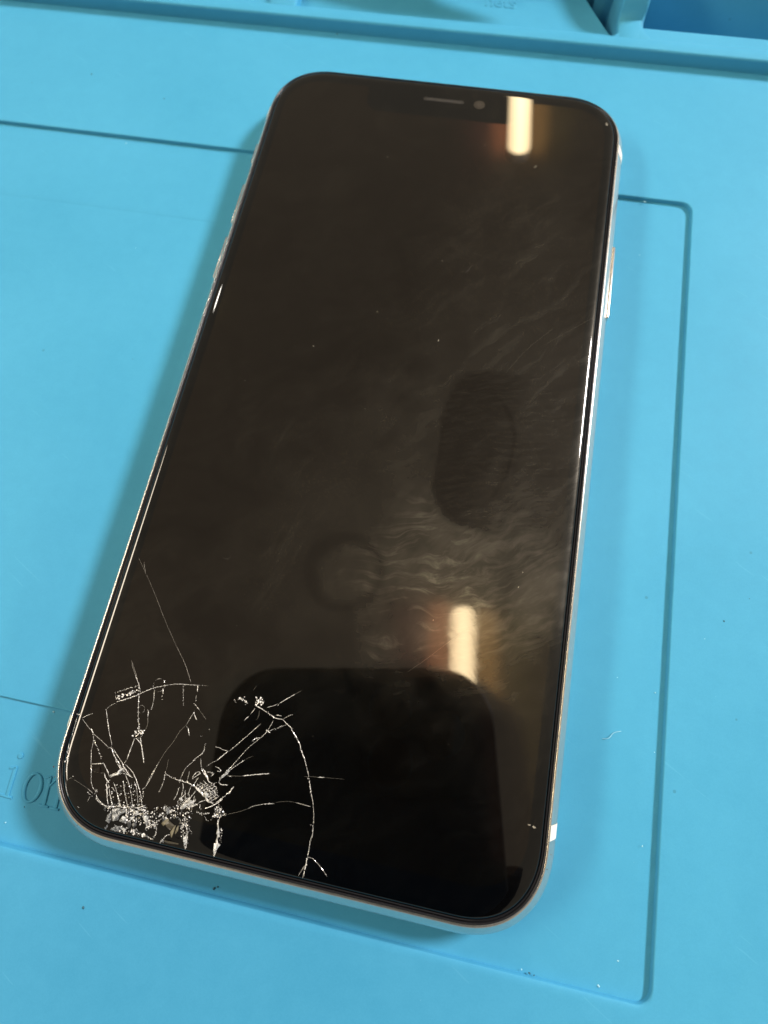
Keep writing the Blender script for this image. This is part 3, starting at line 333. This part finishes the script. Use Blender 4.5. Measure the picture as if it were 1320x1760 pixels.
for x, y, z in inner:                                    # project outward onto a wide rectangle
    dx, dy = x-cx, y-cy
    k = min((300/abs(dx)) if abs(dx) > 1e-6 else 1e9, 1e9)
    outer.append((x, y, z))
Xl, Xr, Yb, Yt = -260.0, 210.0, -230.0, YR + .2
fill('mat_sheet', [[(Xl, Yb), (Xr, Yb), (Xr, Yt), (Xl, Yt)], [(x, y) for x, y, z in inner]], ZO, M_SIL, mat_)
rings = [inner]
for i in range(1, 7):
    a = math.radians(90*i/6)
    rings.append(rect_ring(.30-.27*math.sin(a), ZO-.24+.24*math.cos(a), 2.8))
rings.append(rect_ring(.0, -.42, 2.2))
loft('panel_edge', rings, M_SIL, mat_, deg=40)
def quad(name, x0, x1, y0, y1, z):
    return mesh_obj(name, [(x0,y0,z),(x1,y0,z),(x1,y1,z),(x0,y1,z)], [(0,1,2,3)], M_SIL, mat_)
YS, XS = -61.5, 0.0                                     # the shallow strip with the lettering
zt = 0.0
quad('sunken_panel', PX0-1, PX1+1, YS, 39.25, zt)
loft('raised_panel_area', [[(x, y, z) for x in (PX0-1, -30, 22)] for y, z in ((39.0, .002), (39.2, .01), (39.35, .045), (39.5, .06), (40.5, .05), (PY1+1, .05))], M_SIL, mat_, closed=False, deg=80)
quad('sunken_panel', 21, PX1+1, 39.25, PY1+1, zt)
quad('sunken_panel', 18, PX1+1, PY0-1, YS, zt)
loft('sunken_panel', [[(XS+18*t, y, -.35+.35*(3*t*t-2*t**3)) for y in (PY0-1, YS)] for t in [i/10 for i in range(11)]], M_SIL, mat_, closed=False, deg=80)
quad('lettering_strip', PX0-1, XS, PY0-1, YS, -.35)
# step down to the strip, rounded on top
stp = [(0, 0.0), (-.10, -.02), (-.18, -.08), (-.22, -.2), (-.24, -.36)]
loft('strip_step', [[(x, YS + o_, z+.001) for x in (PX0-1, XS+20)] for o_, z in stp], M_SIL, mat_, closed=False)
# raised lettering: i o n
LZ0, LZ1 = -.36, -.19
lt = empty('raised_lettering', '', ''); del lt['label']; del lt['category']; lt.parent = mat_; lt.name = 'raised_lettering'
def stroke(nm, pts, w0, w1=None):
    w1 = w1 or w0; L, Rr = [], []
    for i, (x, y) in enumerate(pts):
        a = pts[max(i-1, 0)]; b = pts[min(i+1, len(pts)-1)]
        dx, dy = b[0]-a[0], b[1]-a[1]; n_ = math.hypot(dx, dy)
        ww = (w0 if not isinstance(w0, (list, tuple)) else w0[i])/2
        L.append((x-dy/n_*ww, y+dx/n_*ww)); Rr.append((x+dy/n_*ww, y-dx/n_*ww))
    return prism(nm, Rr + L[::-1], LZ0, LZ1, M_SIL, lt, .08)
stroke('letter_i', [(-47.2, -75.95), (-47.35, -71.6)], .60)
stroke('letter_i', [(-48.4, -76.0), (-46.3, -76.05)], .36)
stroke('letter_i', [(-48.35, -71.95), (-47.15, -71.6)], .36)
prism('letter_i', [(-47.23+.43*math.cos(t*math.pi/8), -69.85+.47*math.sin(t*math.pi/8)) for t in range(16)], LZ0, LZ1, M_SIL, lt, .08)
oring_o = [(-43.5+1.68*math.cos(t*math.pi/16), -73.95+2.27*math.sin(t*math.pi/16)) for t in range(32)]
oring_i = [(-43.5+1.02*math.cos(t*math.pi/16), -73.95+1.92*math.sin(t*math.pi/16)) for t in range(32)]
def ringshape(nm, o1, i1):
    mid_o = [((a[0]*.86+b[0]*.14), (a[1]*.86+b[1]*.14)) for a, b in zip(o1, i1)]
    mid_i = [((a[0]*.14+b[0]*.86), (a[1]*.14+b[1]*.86)) for a, b in zip(o1, i1)]
    loft(nm, [[(x,y,LZ0) for x,y in o1], [(x,y,LZ1-.07) for x,y in o1], [(x,y,LZ1) for x,y in mid_o], [(x,y,LZ1) for x,y in mid_i], [(x,y,LZ1-.07) for x,y in i1], [(x,y,LZ0) for x,y in i1]], M_SIL, lt, deg=70)
ringshape('letter_o', oring_o, oring_i)
stroke('letter_n', [(-40.75, -76.0), (-41.15, -71.8)], .55)
stroke('letter_n', [(-41.6, -76.1), (-39.9, -76.1)], .34)
stroke('letter_n', [(-41.9, -72.1), (-41.0, -71.8)], .32)
stroke('letter_n', [(-40.85, -73.2), (-40.2, -72.15), (-39.5, -71.8), (-38.95, -72.3), (-38.9, -73.5), (-38.75, -76.0)], [.25, .35, .45, .5, .55, .55])
stroke('letter_n', [(-39.65, -76.15), (-38.1, -76.15)], .34)

# ---- tray rim
ZR = 3.65
def rimprof(y0, z0, z1, r=.55, n=5):
    p = [(y0, z0-.3), (y0, z1-r)]
    for i in range(1, n+1):
        a = math.radians(90*i/n); p.append((y0 + r - r*math.cos(a), z1 - r + r*math.sin(a)))
    return p
YF = 100.7                                               # front edge of the pockets
pr = rimprof(YR, ZO, ZR) + [(YF-.4, ZR), (YF-.12, ZR-.08), (YF, ZR-.3), (YF, -13.0)]
loft('tray_rim', [[(x, y, z) for x in (Xl, -120, -60, 0, 60, 120, Xr)] for y, z in pr], M_SIL, mat_, closed=False, deg=70)
ZF = 1.7
mesh_obj('pocket_floor', [(-40.8, YF-.2, ZF), (34.6, YF-.2, ZF), (33.9, 103.2, ZF), (30.6, 108.7, ZF), (27.4, 114.3, ZF), (22, 124, ZF), (22, 215, ZF), (-40.8, 215, ZF)], [tuple(range(8))], M_SIL, mat_)
loft('slot_wall', [[(34.6, YF-.2, z), (33.9, 103.2, z), (30.6, 108.7, z), (27.4, 114.3, z), (22, 124, z)] for z in (ZF, -13)], M_SIL, mat_, closed=False)
quad('slot_floor', -10, 42, 99, 160, -12.9)
mesh_obj('slot_wall', [(10, 124, -13), (36, 124, -13), (36, 124, ZF+12), (10, 124, ZF+12)], [(0, 1, 2, 3)], M_SIL, mat_)
quad('pocket_floor', -140, -47.4, YF-.2, 215, ZF)
box('pocket_divider', -47.5, -40.8, YF-.35, 215, .5, ZR-.002, M_SIL, mat_, .5)
box('pocket_bottom', Xl, 22, YF-.5, 230, -1.0, -.5, M_SIL, mat_)
# the ramped divider: flared west face, sloping rounded front
prof = [(YF-.3, ZR, 34.9, 35.0), (103.0, ZR, 34.8, 34.0), (106.1, ZR+.02, 34.7, 32.4), (106.9, 5.2, 34.8, 31.9), (107.6, 6.9, 34.9, 31.4), (109.5, 8.8, 34.9, 30.3), (113.0, 10.6, 34.7, 28.2), (119.0, 12.6, 34.5, 26.0), (128.0, 14.6, 34.4, 24.0), (150, 15.5, 34.4, 24)]
rg_ = []
for y, z, xt, xf in prof:
    rg_.append([(xt, y, -13.1), (xt, y, z-.6), (xt+.1, y, z-.22), (xt+.4, y, z), (39.6, y, z), (40.2, y, z-.15), (40.5, y, z-.5), (40.7, y, -14.1)])
loft('pocket_divider', rg_, M_SIL, mat_, closed=False, deg=60)
# chamfered corner of the rim plateau beside the right tray
prism('rim_corner', [(36.2, YF-.6), (42.4, YF-.6), (42.0, 101.1), (41.0, 102.6), (40.0, 104.6), (39.6, 106.4), (36.2, 106.4)], .6, ZR-.004, M_SIL, mat_, .22)
prism('rim_corner', [(33.4, YF-.6), (37.0, YF-.6), (37.0, 103.0), (35.6, 102.3), (34.9, 101.4), (34.2, YF+.02)], -12.8, ZR-.006, M_SIL, mat_, .1)
# right tray: a ledge, then a deep pit
led = [(YF-.2, 2.95), (104.2, 2.93), (105.0, 2.85), (105.35, 2.6), (105.5, 2.2), (105.6, -14)]
loft('tray_ledge', [[(x, y, z) for x in (39.5, 80, 120, Xr)] for y, z in led], M_SIL, mat_, closed=False, deg=70)
quad('pit_floor', 30, Xr, 105, 140, -14)
loft('pit_wall', [[(x, y, z) for x in (30, 80, 120, Xr)] for y, z in [(122, -14.1), (121.6, 3.0), (122.0, 3.5), (122.6, 3.7), (220, 3.7)]], M_SIL, mat_, closed=False, deg=70)
# left back tier, beyond the picture
box('back_tier', -140, 30, 123.5, 215, 0, 12.0, M_SIL, mat_, .6)
# raised word on the pocket floor, cut off by the edge of the photograph
tc = bpy.data.curves.new('raised_word', 'FONT'); tc.body = 'nets'; tc.size = .0050; tc.extrude = .00004; tc.bevel_depth = .00007; tc.align_x = 'RIGHT'
tc.offset = .00005
to = bpy.data.objects.new('raised_word_tmp', tc); C.objects.link(to)
bpy.context.view_layer.update()
me = bpy.data.meshes.new_from_object(to.evaluated_get(bpy.context.evaluated_depsgraph_get())); bpy.data.objects.remove(to)
me.materials.clear(); me.materials.append(M_SIL)
wo = bpy.data.objects.new('raised_word', me); C.objects.link(wo); wo.parent = mat_; wo.location = (11.2*S, 109.6*S, (ZF+.0)*S); wo.scale = (.9, 1, 1)

# unseen added plate on the back tier; its tip casts the pocket's wedge shadow
tl = empty('pocket_shadow_caster', 'unseen flat black plate added above the tray to shade the pocket', 'shadow caster')
prism('caster_plate', [(20.3, 112.6), (4.2, 117.9), (2, 150), (-30, 150), (-28.0, 115.0), (-10.0, 112.0), (10, 111.6)], 12.05, 12.9, M_PLAST, tl, .2)
prism('caster_block', [(0, 146), (0, 205), (-14, 208), (-28, 205), (-28, 146)], 12.95, 18, M_PLAST, tl, 1.5)

# lint, dust
fb = bpy.data.curves.new('lint_fibre', 'CURVE'); fb.dimensions = '3D'; fb.bevel_depth = .00005; fb.bevel_resolution = 2
spl = fb.splines.new('BEZIER'); pts = [(45.3, -48.6, .08), (46.1, -48.35, .3), (46.9, -47.4, .2), (48.1, -46.9, .08)]
spl.bezier_points.add(len(pts)-1)
for b_, p in zip(spl.bezier_points, pts): b_.co = Vector(p)*S; b_.handle_left_type = b_.handle_right_type = 'AUTO'
M_LINT = simple('pale_lint', (.28, .60, .75), .7)
fb.materials.append(M_LINT)
fo = bpy.data.objects.new('lint_fibre_tmp', fb); C.objects.link(fo); bpy.context.view_layer.update()
me = bpy.data.meshes.new_from_object(fo.evaluated_get(bpy.context.evaluated_depsgraph_get())); bpy.data.objects.remove(fo)
fo = bpy.data.objects.new('lint_fibre', me); C.objects.link(fo)
fo['label'] = 'tiny pale curled fibre lying on the blue panel right of the phone'; fo['category'] = 'fibre'

def grains(name, spots, mat, kind='stuff'):
    v, f = [], []
    for x, y, z, r in spots:
        b0 = len(v); n = 5
        for i in range(n):
            a = 2*math.pi*i/n + random.random()*.6; k = r*random.uniform(.6, 1.2)
            v.append((x+k*math.cos(a), y+k*math.sin(a), z))
        v.append((x, y, z+r*random.uniform(.5, 1)))
        for i in range(n): f.append((b0+i, b0+(i+1) % n, b0+n))
    o = mesh_obj(name, v, f, mat); o['kind'] = kind; return o
M_DUST = simple('pale_dust', (.35, .68, .80), .6)
M_DIRT = simple('dark_dirt', (.02, .10, .14), .7)
sp = [(46.9,-38.8,.02,.1),(-71.3,57.4,.2,.2),(60.0,52.8,.1,.12),(45.0,58.3,.5,.28),(45.0,45.0,.05,.12),(-48.7,-61.4,-.1,.15),(-44.2,-62.3,-.32,.22),(-46.0,-79.6,-.33,.16),(53.0,-40,.1,.14),(53.3,-49,.3,.1),(50.0,-78.0,.03,.16),(47.5,-81.6,.05,.2),(36.5,-81.8,.3,.12),(52.3,-62.5,.3,.16),(76,20,.87,.1),(70,62,.87,.1),(60,-30,.87,.08),(-88,20,.03,.12),(-60,30,.03,.08)]
for i in range(24): sp.append((random.uniform(-100, 85), random.uniform(-100, 95), .87, random.uniform(.02, .045)))
sp = [q for q in sp if not (q[3] < .07 and -38 < q[0] < 38 and -76 < q[1] < 76)]
o = grains('dust_specks', sp, M_DUST); o['label'] = 'pale dust specks scattered over the blue mat'; o['category'] = 'dust'
sp = [(-10.4,-81.5,-.3,.24),(-9.9,-81.2,-.3,.16),(37.6,-82.0,.35,.2),(38.3,-82.1,.35,.13),(-43.8,-76.9,-.34,.12),(63,-26.5,.87,.18),(-66,71,.87,.2),(-86,76,.87,.25),(-85,-7,.03,.2),(-30,96.9,.9,.2),(-29,-87.5,.87,.25),(31,97,.9,.15),(26,101.2,3.0,.2),(67,-22,.87,.1),(-52,4,.03,.1)]
o = grains('dirt_specks', sp, M_DIRT); o['label'] = 'dark dirt specks along the grooves of the blue mat'; o['category'] = 'dirt'

# ------------------------------------------------------------------ the broken phone
ph = empty('smartphone', 'silver framed smartphone lying on blue mat, black screen shattered at lower left', 'smartphone')
GW, GH, GR = 36.25, 75.19, 11.6                          # where black meets the frame
FB, FE = 1.95, 2.4                                        # frame band outside the black, at the sides and at the ends
OW, OH, OR = GW+FB, GH+FE, GR+FB
def oring(ins, z, n=20):
    # inset measured from the outermost outline
    iy = ins*FE/FB if ins <= FB else FE+(ins-FB)
    return [(x, y, z) for x, y in rr(OW-ins, OH-iy, max(OR-ins, .5), n, 2.3)]
fp = [(3.5, .02), (1.9, .12), (.95, .5), (.35, 1.15), (.1, 2.1), (0, 3.0), (0, 3.9), (.03, 4.4), (.12, 4.9), (.33, 5.4), (.66, 5.95), (1.05, 6.52), (1.38, 7.0), (1.56, 7.26), (1.68, 7.38), (1.80, 7.43), (1.91, 7.42), (1.95, 7.36), (1.95, 6.6)]
loft('frame', [oring(i, z) for i, z in fp], M_ALU, ph, deg=50, cap0=True)
gp = [(1.952, 6.7), (1.952, 7.55), (2.02, 7.70), (2.13, 7.74), (2.25, 7.66), (2.32, 7.3), (2.35, 7.2), (2.40, 7.4), (2.45, 7.70), (2.55, 7.78), (2.65, 7.74), (2.69, 7.3), (2.71, 6.7)]
loft('gasket', [oring(i, z) for i, z in gp], M_GASK, ph, deg=60)
gl = [(2.75, 6.8), (2.75, 7.62), (2.81, 7.84), (2.95, 8.02), (3.17, 8.14), (3.45, 8.22), (3.8, 8.268), (4.15, 8.29), (4.5, 8.299), (4.75, 8.30)]
cg = loft('cover_glass', [oring(i, z) for i, z in gl], M_GLASS, ph, deg=60)
top = [(x, y) for x, y, z in oring(4.75, 0)]
# display outline with its notch
DW, DT, DB, DR = 33.4, 71.3, -70.2, 7.6
base_ = rr(DW, (DT-DB)/2, DR, 12, 2.2, 0, (DT+DB)/2)
NL, NR_, NY = -16.2, 15.4, 64.9
disp = []
q1 = base_[:13]; rest = base_[13:]
def arc_(cx, cy, r, a0, a1, n=6): return [(cx+r*math.cos(math.radians(a0+(a1-a0)*i/n)), cy+r*math.sin(math.radians(a0+(a1-a0)*i/n))) for i in range(n+1)]
notch = arc_(NR_+1.2, DT-1.2, 1.2, 90, 180) + arc_(NR_-3.0, NY+3.0, 3.0, 0, -90) + arc_(NL+3.0, NY+3.0, 3.0, -90, -180) + arc_(NL-1.2, DT-1.2, 1.2, 0, 90)
disp = q1 + notch + rest
bez = fill('bezel', [top, disp], 8.30, M_GLASS, ph)
dp = fill('display_panel', [disp], 8.30, M_DISP, ph)

# earpiece, front camera
sl = rr(4.3, .48, .48, 8, 2, -.2, 69.55)
prism('earpiece_slot', sl, 8.28, 8.315, simple('dark_grille', (.008, .007, .006), .5), ph)
q = NT('earpiece_mesh'); v = q.coords(); ck = q.n('ShaderNodeTexChecker'); q.l(v, ck.inputs['Vector']); ck.inputs['Scale'].default_value = 5.0
ck.inputs['Color1'].default_value = (.045, .043, .038, 1); ck.inputs['Color2'].default_value = (.02, .019, .017, 1); q.l(ck.outputs[0], q.b.inputs['Base Color']); q.b.inputs['Roughness'].default_value = .5
prism('earpiece_mesh', rr(3.7, .2, .2, 8, 2, -.2, 69.5), 8.31, 8.335, q.m, ph)
def disc(r, cx, cy, n=28): return [(cx+r*math.cos(2*math.pi*i/n), cy+r*math.sin(2*math.pi*i/n)) for i in range(n)]
fc = prism('front_camera', disc(1.15, 7.3, 69.4), 8.28, 8.312, simple('camera_ring_black', (.006, .005, .005), .3), ph)
prism('lens', disc(.55, 7.3, 69.4), 8.31, 8.33, simple('camera_lens_grey', (.025, .021, .02), .3), fc)

nk = []
for x, y, r in [(-36.7,-67.9,.16),(-36.1,-69.2,.14),(37.1,61.0,.12),(37.2,-40,.08),(-30.5,-74.6,.1),(36.9,-64.5,.1),(36.6,-66.4,.12)]:
    nk.append((x, y, 7.36, r))
nko = grains('scuff', nk, simple('dark_scuff', (.06, .055, .05), .7)); nko.parent = ph
# side keys and antenna bands
def key(name, side, y0, y1, z0, z1, out, mat=M_ALU):
    x = side*OW
    return box(name, min(x-side*.4, x+side*out), max(x-side*.4, x+side*out), y0, y1, z0, z1, mat, ph, .22)
k_ = key('side_button', 1, 25.1, 41.3, 2.9, 5.2, .30)
key('mute_switch', -1, 51.2, 56.3, 3.2, 5.0, .22)
key('volume_button', -1, 35.2, 45.2, 2.9, 5.1, .24)
key('volume_button', -1, 21.8, 31.8, 2.9, 5.1, .24)
def band(side, y0, y1, top=False):
    rings = []
    prof_ = [(i, z) for i, z in fp if z > .4 and i < 1.7]
    for i, z in prof_:
        nx = .03
        xx = OW - i + nx
        if i > 1.5: z += .01
        rings.append([(side*xx, y0, z+.012), (side*xx, y1, z+.012)])
    loft('antenna_band', rings, M_BAND, ph, closed=False, deg=60)
band(1, -62.9, -60.9); band(1, 62.2, 64.2); band(-1, 62.0, 64.0); band(-1, -62.3, -60.6)
# bottom edge: charging port and speaker holes, seen only from below
for x in [-22, -18.6, -15.2, -11.8, 11.8, 15.2, 18.6, 22]:
    v = [(x+.75*math.cos(a*math.pi/8), -OH-.02, 2.7+.75*math.sin(a*math.pi/8)) for a in range(16)]
    mesh_obj('speaker_hole', v, [tuple(range(16))], M_VOID, ph)
v = [(sx, -OH-.02, 2.6+sz) for sx, sz in rr(4.4, 1.1, 1.1, 6, 2)]
mesh_obj('charging_port', v, [tuple(range(len(v)))], M_VOID, ph)

# ---- the cracks: thin jagged ridges of fractured glass, each traced path its own part
ZG = 8.30
def tri_facet(v, f, x, y, z, s, lift):
    a = random.random()*6.283; b0 = len(v)
    k = random.uniform(.35, 1)
    for t, q_ in ((0, 1), (2.1, k), (4.2, random.uniform(.3, 1))):
        v.append((x+s*q_*math.cos(a+t), y+s*q_*math.sin(a+t), z+random.uniform(0, lift)))
    f.append((b0, b0+1, b0+2))
def curve_pts(pts, step):
    out = []
    for i in range(len(pts)-1):
        (x0, y0), (x1, y1) = pts[i], pts[i+1]; L = math.hypot(x1-x0, y1-y0); n = max(1, int(L/step))
        for j in range(n): out.append((x0+(x1-x0)*j/n, y0+(y1-y0)*j/n))
    out.append(pts[-1]); return out
def smooth_path(pts):
    if len(pts) < 3: return pts
    out = [pts[0]]
    for i in range(len(pts)-1):
        (x0, y0), (x1, y1) = pts[i], pts[i+1]
        if i > 0: out.append((x0*.78+x1*.22, y0*.78+y1*.22))
        if i < len(pts)-2: out.append((x0*.22+x1*.78, y0*.22+y1*.78))
    out.append(pts[-1]); return out
for w_, mode, pts in CRACKS:
    v, f, fm = [], [], []
    P = curve_pts(smooth_path(pts), max(.10, w_*.8)) if mode != 'b' else curve_pts(pts, .09)
    if mode in 'rm':
        ww = w_*((.80 if mode == 'r' else .42)); ring = []
        hgt = .6 if w_ < .06 else .45
        for i, (x, y) in enumerate(P):
            a = P[max(i-1, 0)]; b = P[min(i+1, len(P)-1)]; dx, dy = b[0]-a[0], b[1]-a[1]; L = math.hypot(dx, dy) or 1
            nx, ny = -dy/L, dx/L
            tap = min(1, (i+.4)/3, (len(P)-i-.6)/3) if len(P) > 4 else .8
            jit = random.uniform(.45, 1.5) if w_ > .05 else random.uniform(.75, 1.25)
            h = ww*.5*jit*max(tap, .25); off = random.uniform(-.35, .35)*ww
            x += nx*off; y += ny*off
            k = random.uniform(-.5, .5)
            ring.append(((x+nx*h, y+ny*h, ZG+.001), (x+nx*h*k, y+ny*h*k, ZG+.004+h*hgt*random.uniform(.3, 1.6)), (x-nx*h, y-ny*h, ZG+.001)))
        for i, r3 in enumerate(ring):
            v += r3
            if i:
                # broken here and there, as a crack that catches the light only in places
                if mode == 'm' and random.random() < .04: continue
                b0 = 3*i; a0 = b0-3
                fm += random.choices(((0, 1) if w_ > .07 else (0, 0)), k=2)
                f += [(a0, a0+1, b0+1, b0), (a0+1, a0+2, b0+2, b0+1)]
    if mode in 'bm':
        for x, y in P:
            for _ in range(2 if w_ > .25 else 1):
                if random.random() < (.8 if mode == 'b' else .7):
                    r_ = w_*.6
                    tri_facet(v, f, x+random.gauss(0, r_*.6), y+random.gauss(0, r_*.6), ZG+.004, random.uniform(.03, .05+w_*.36), .02+w_*.25); fm.append(random.choices((0, 1), (.3, .7))[0])
    if f: mesh_obj('crack', v, f, parent=cg, mats=[M_FAINT if w_ < .045 else M_CR, M_SPK], fm=fm)
def ring_crack(cx, cy, r, w_=.035):
    n = 30; v, f = [], []
    for i in range(n):
        a = 2*math.pi*i/n
        for rr_, z in ((r-w_/2, .001), (r, .03), (r+w_/2, .001)):
            jj = rr_+random.uniform(-.02, .02); v.append((cx+jj*math.cos(a), cy+jj*math.sin(a)*1.05, ZG+z))
    for i in range(n):
        a0, b0 = 3*i, 3*((i+1) % n)
        if random.random() < .35: continue
        f += [(a0, a0+1, b0+1, b0), (a0+1, a0+2, b0+2, b0+1)]
    mesh_obj('crack', v, f, M_CR, cg)
for (x, y), r in RINGS: ring_crack(x, y, r)
def inside(x, y, poly):
    c = False; j = len(poly)-1
    for i in range(len(poly)):
        xi, yi = poly[i]; xj, yj = poly[j]
        if (yi > y) != (yj > y) and x < (xj-xi)*(y-yi)/(yj-yi)+xi: c = not c
        j = i
    return c
def glass_z(y):                                          # the curved edge of the glass falls away near the rim
    d = y + (OH-FE-.8)
    return ZG if d > 2.2 else ZG - .5*((2.2-max(d, 0))/2.2)**2.2
for pts in VOIDS:
    if sum((pts[i][0]*pts[(i+1) % len(pts)][1]-pts[(i+1) % len(pts)][0]*pts[i][1]) for i in range(len(pts))) < 0: pts = pts[::-1]
    my = min(p[1] for p in pts)
    prism('dark_hole_patch', pts, 7.7, glass_z(my)+.05, M_VOID, cg)  # black chip stands in for the dark hole where glass is missing
SM = {'p': M_PALE, 'w': M_SHW, 'g': M_SHG, 'b': M_SHB, 'y': M_SHY, 'r': M_SHR}
for kind, pts in SHARDS:
    n = len(pts); cx_ = sum(p[0] for p in pts)/n; cy_ = sum(p[1] for p in pts)/n
    z0 = glass_z(min(p[1] for p in pts))-.1; tx, ty = random.uniform(-.16, .16), random.uniform(-.1, .22)
    v = [(x, y, z0) for x, y in pts]
    topz = lambda x, y: glass_z(cy_)+.14+tx*(x-cx_)+ty*(y-cy_)
    v += [(x, y, topz(x, y)) for x, y in pts]
    v += [(cx_+(x-cx_)*.55+random.uniform(-.1, .1), cy_+(y-cy_)*.55+random.uniform(-.1, .1), topz(x, y)+random.uniform(.02, .22)) for x, y in pts]
    f = []
    for i in range(n):
        k = (i+1) % n
        f += [(i, k, n+k, n+i), (n+i, n+k, 2*n+k), (n+i, 2*n+k, 2*n+i)]
    v.append((cx_, cy_, topz(cx_, cy_)+.12)); m_ = len(v)-1
    for i in range(n): f.append((2*n+i, 2*n+(i+1) % n, m_))
    mesh_obj('glass_shard', v, f, SM[kind], cg)
v, f, fm = [], [], []
for n, s_, poly in ZONES:
    xs = [p[0] for p in poly]; ys = [p[1] for p in poly]; k = 0
    while k < n:
        x, y = random.uniform(min(xs), max(xs)), random.uniform(min(ys), max(ys))
        if not inside(x, y, poly): 
            if random.random() < .002: break
            continue
        k += 1
        tri_facet(v, f, x, y, glass_z(y)+.01+random.uniform(0, .12), s_*random.uniform(.3, 1.15), .16)
        fm.append(random.choices((0, 1, 2, 3, 4), (46, 26, 12, 6, 18))[0])
o = mesh_obj('glass_splinters', v, f, parent=cg, mats=[M_SPK, M_SHW, M_SHG, M_SHY, M_VOID], fm=fm); o['kind'] = 'stuff'
# chips along the glass rim and specks on the screen
v, f = [], []
for x, y, r in [(-24.5,-.9,.06),(33.6,68.0,.28),(33.9,-61.2,.22),(33.3,-61.3,.16),(27.6,-28.5,.14),(28.0,-26.0,.1),(10,59,.1),(20.6,55.0,.2),(15.5,-36,.08),(-4,17,.1),(-9,53,.08),(8,13,.14),(6,30,.08),(-14,8,.1)]:
    for _ in range(3): tri_facet(v, f, x+random.uniform(-r, r), y+random.uniform(-r, r), ZG+.002, r, .05)
for i in range(26):
    x, y = random.uniform(-33, 33), random.uniform(-60, 68)
    tri_facet(v, f, x, y, ZG+.002, random.uniform(.03, .07), .03)
o = mesh_obj('screen_dust', v, f, simple('screen_dust_grey', (.30, .28, .22), .5), cg); o['kind'] = 'stuff'

# ------------------------------------------------------------------ what the black screen mirrors
def at_cam(u, v_, d): return CAM + R @ Vector((u, v_, d))
pt = empty('photographing_phone', 'dark cased phone held over the mat, seen as a black shape mirrored in the screen', 'smartphone')
pt.matrix_world = Matrix.Translation(CAM*S) @ R.to_4x4()
bm_pts = rr((26.3+56.4)/2, 110, 17, 12, 2.1, (26.3-56.4)/2, -2.7-110)
M_CASE = simple('dark_phone_case', (.012, .022, .030), .55, spec=.25)
def local_loft(name, rings, mat, parent): return loft(name, rings, mat, parent, cap0=True, cap1=True, deg=50)
cxs, cys = (26.3-56.4)/2, -112.7
local_loft('case', [[(cxs+(x-cxs)*k, cys+(y-cys)*k2, z) for x, y in bm_pts] for k, k2, z in ((.975, .985, 4.0), (.99, .995, 4.4), (1, 1, 5.4), (1, 1, 11), (.97, .985, 13))], M_CASE, pt)
local_loft('camera_bump', [[(x, y, z) for x, y in rr(16, 16, 6, 8, 2.2, 3.5, -22)] for z in (3.9, 2.6)], simple('dark_lens_plate', (.012, .02, .024), .3), pt)
for (u, v_) in ((-4, -15), (-4, -30), (11, -22)):
    local_loft('lens', [[(u+r*math.cos(a*math.pi/12), v_+r*math.sin(a*math.pi/12), z) for a in range(24)] for r, z in ((6.4, 2.7), (6.4, 1.2), (5.6, 1.0))], simple('lens_glass', (.004, .006, .01), .08), pt)

sv = empty('sleeved_arm', 'dark sleeved arm behind the photographing phone, a black patch mirrored at the screen corner', 'sleeve')
sv.matrix_world = Matrix.Translation(CAM*S) @ R.to_4x4()
rgs = []
for i in range(9):
    t = i/8; r = (3, 9, 12, 14, 17, 21, 26, 31, 36)[i]; u0, v0, d0 = 30+26*t, -55-170*t, 18+60*t
    rgs.append([(u0+r*math.cos(a*math.pi/12), v0+.3*r*math.sin(a*math.pi/12), d0+r*math.sin(a*math.pi/12)) for a in range(24)])
loft('sleeve', rgs, simple('dark_cloth', (.012, .012, .014), .9, spec=.1), sv, cap0=True, cap1=True, deg=60)

# ceiling lamps
q = NT('lit_diffuser'); em = q.n('ShaderNodeEmission'); em.inputs[0].default_value = (1.0, .76, .44, 1)
g_ = q.n('ShaderNodeTexCoord'); sx_ = q.n('ShaderNodeSeparateXYZ'); q.l(g_.outputs['Object'], sx_.inputs[0])
xx_ = q.math('MULTIPLY', q.math('ABSOLUTE', sx_.outputs[0]), 26.0)      # the tubes behind the diffuser show as a brighter middle
q.l(q.math('ADD', 13.0, q.math('MULTIPLY', 15.0, q.math('POWER', 2.718, q.math('MULTIPLY', q.math('MULTIPLY', xx_, xx_), -1.6)))), em.inputs[1])
q.l(em.outputs[0], q.out.inputs[0]); M_LAMP = q.m
M_HOUS = simple('white_lamp_housing', (.7, .66, .58), .5)
HZ = 1600.0
def ceiling_lamp(x, y, L, wd, rot, label):
    t = empty('ceiling_lamp', label, 'lamp'); t.location = (x*S, y*S, HZ*S); t.rotation_euler = (0, 0, rot)
    pts = rr(wd/2, L/2, wd*.42, 8, 2.2)
    loft('diffuser', [[(a*k, b*(1-(1-k)*wd/L), z) for a, b in pts] for k, z in ((.8, -16), (.95, -10), (1, 0), (1, 6))], M_LAMP, t, cap0=True)
    loft('housing', [[(a*k, b, z) for a, b in pts] for k, z in ((1.02, 4), (1.02, 40))], M_HOUS, t, cap0=True, cap1=True)
ceiling_lamp(254, -435, 1160, 78, .147, 'warm white ceiling batten mirrored beside the photographing phone')
ceiling_lamp(93, 2195, 420, 92, .10, 'warm white ceiling batten mirrored at the top edge of the screen')
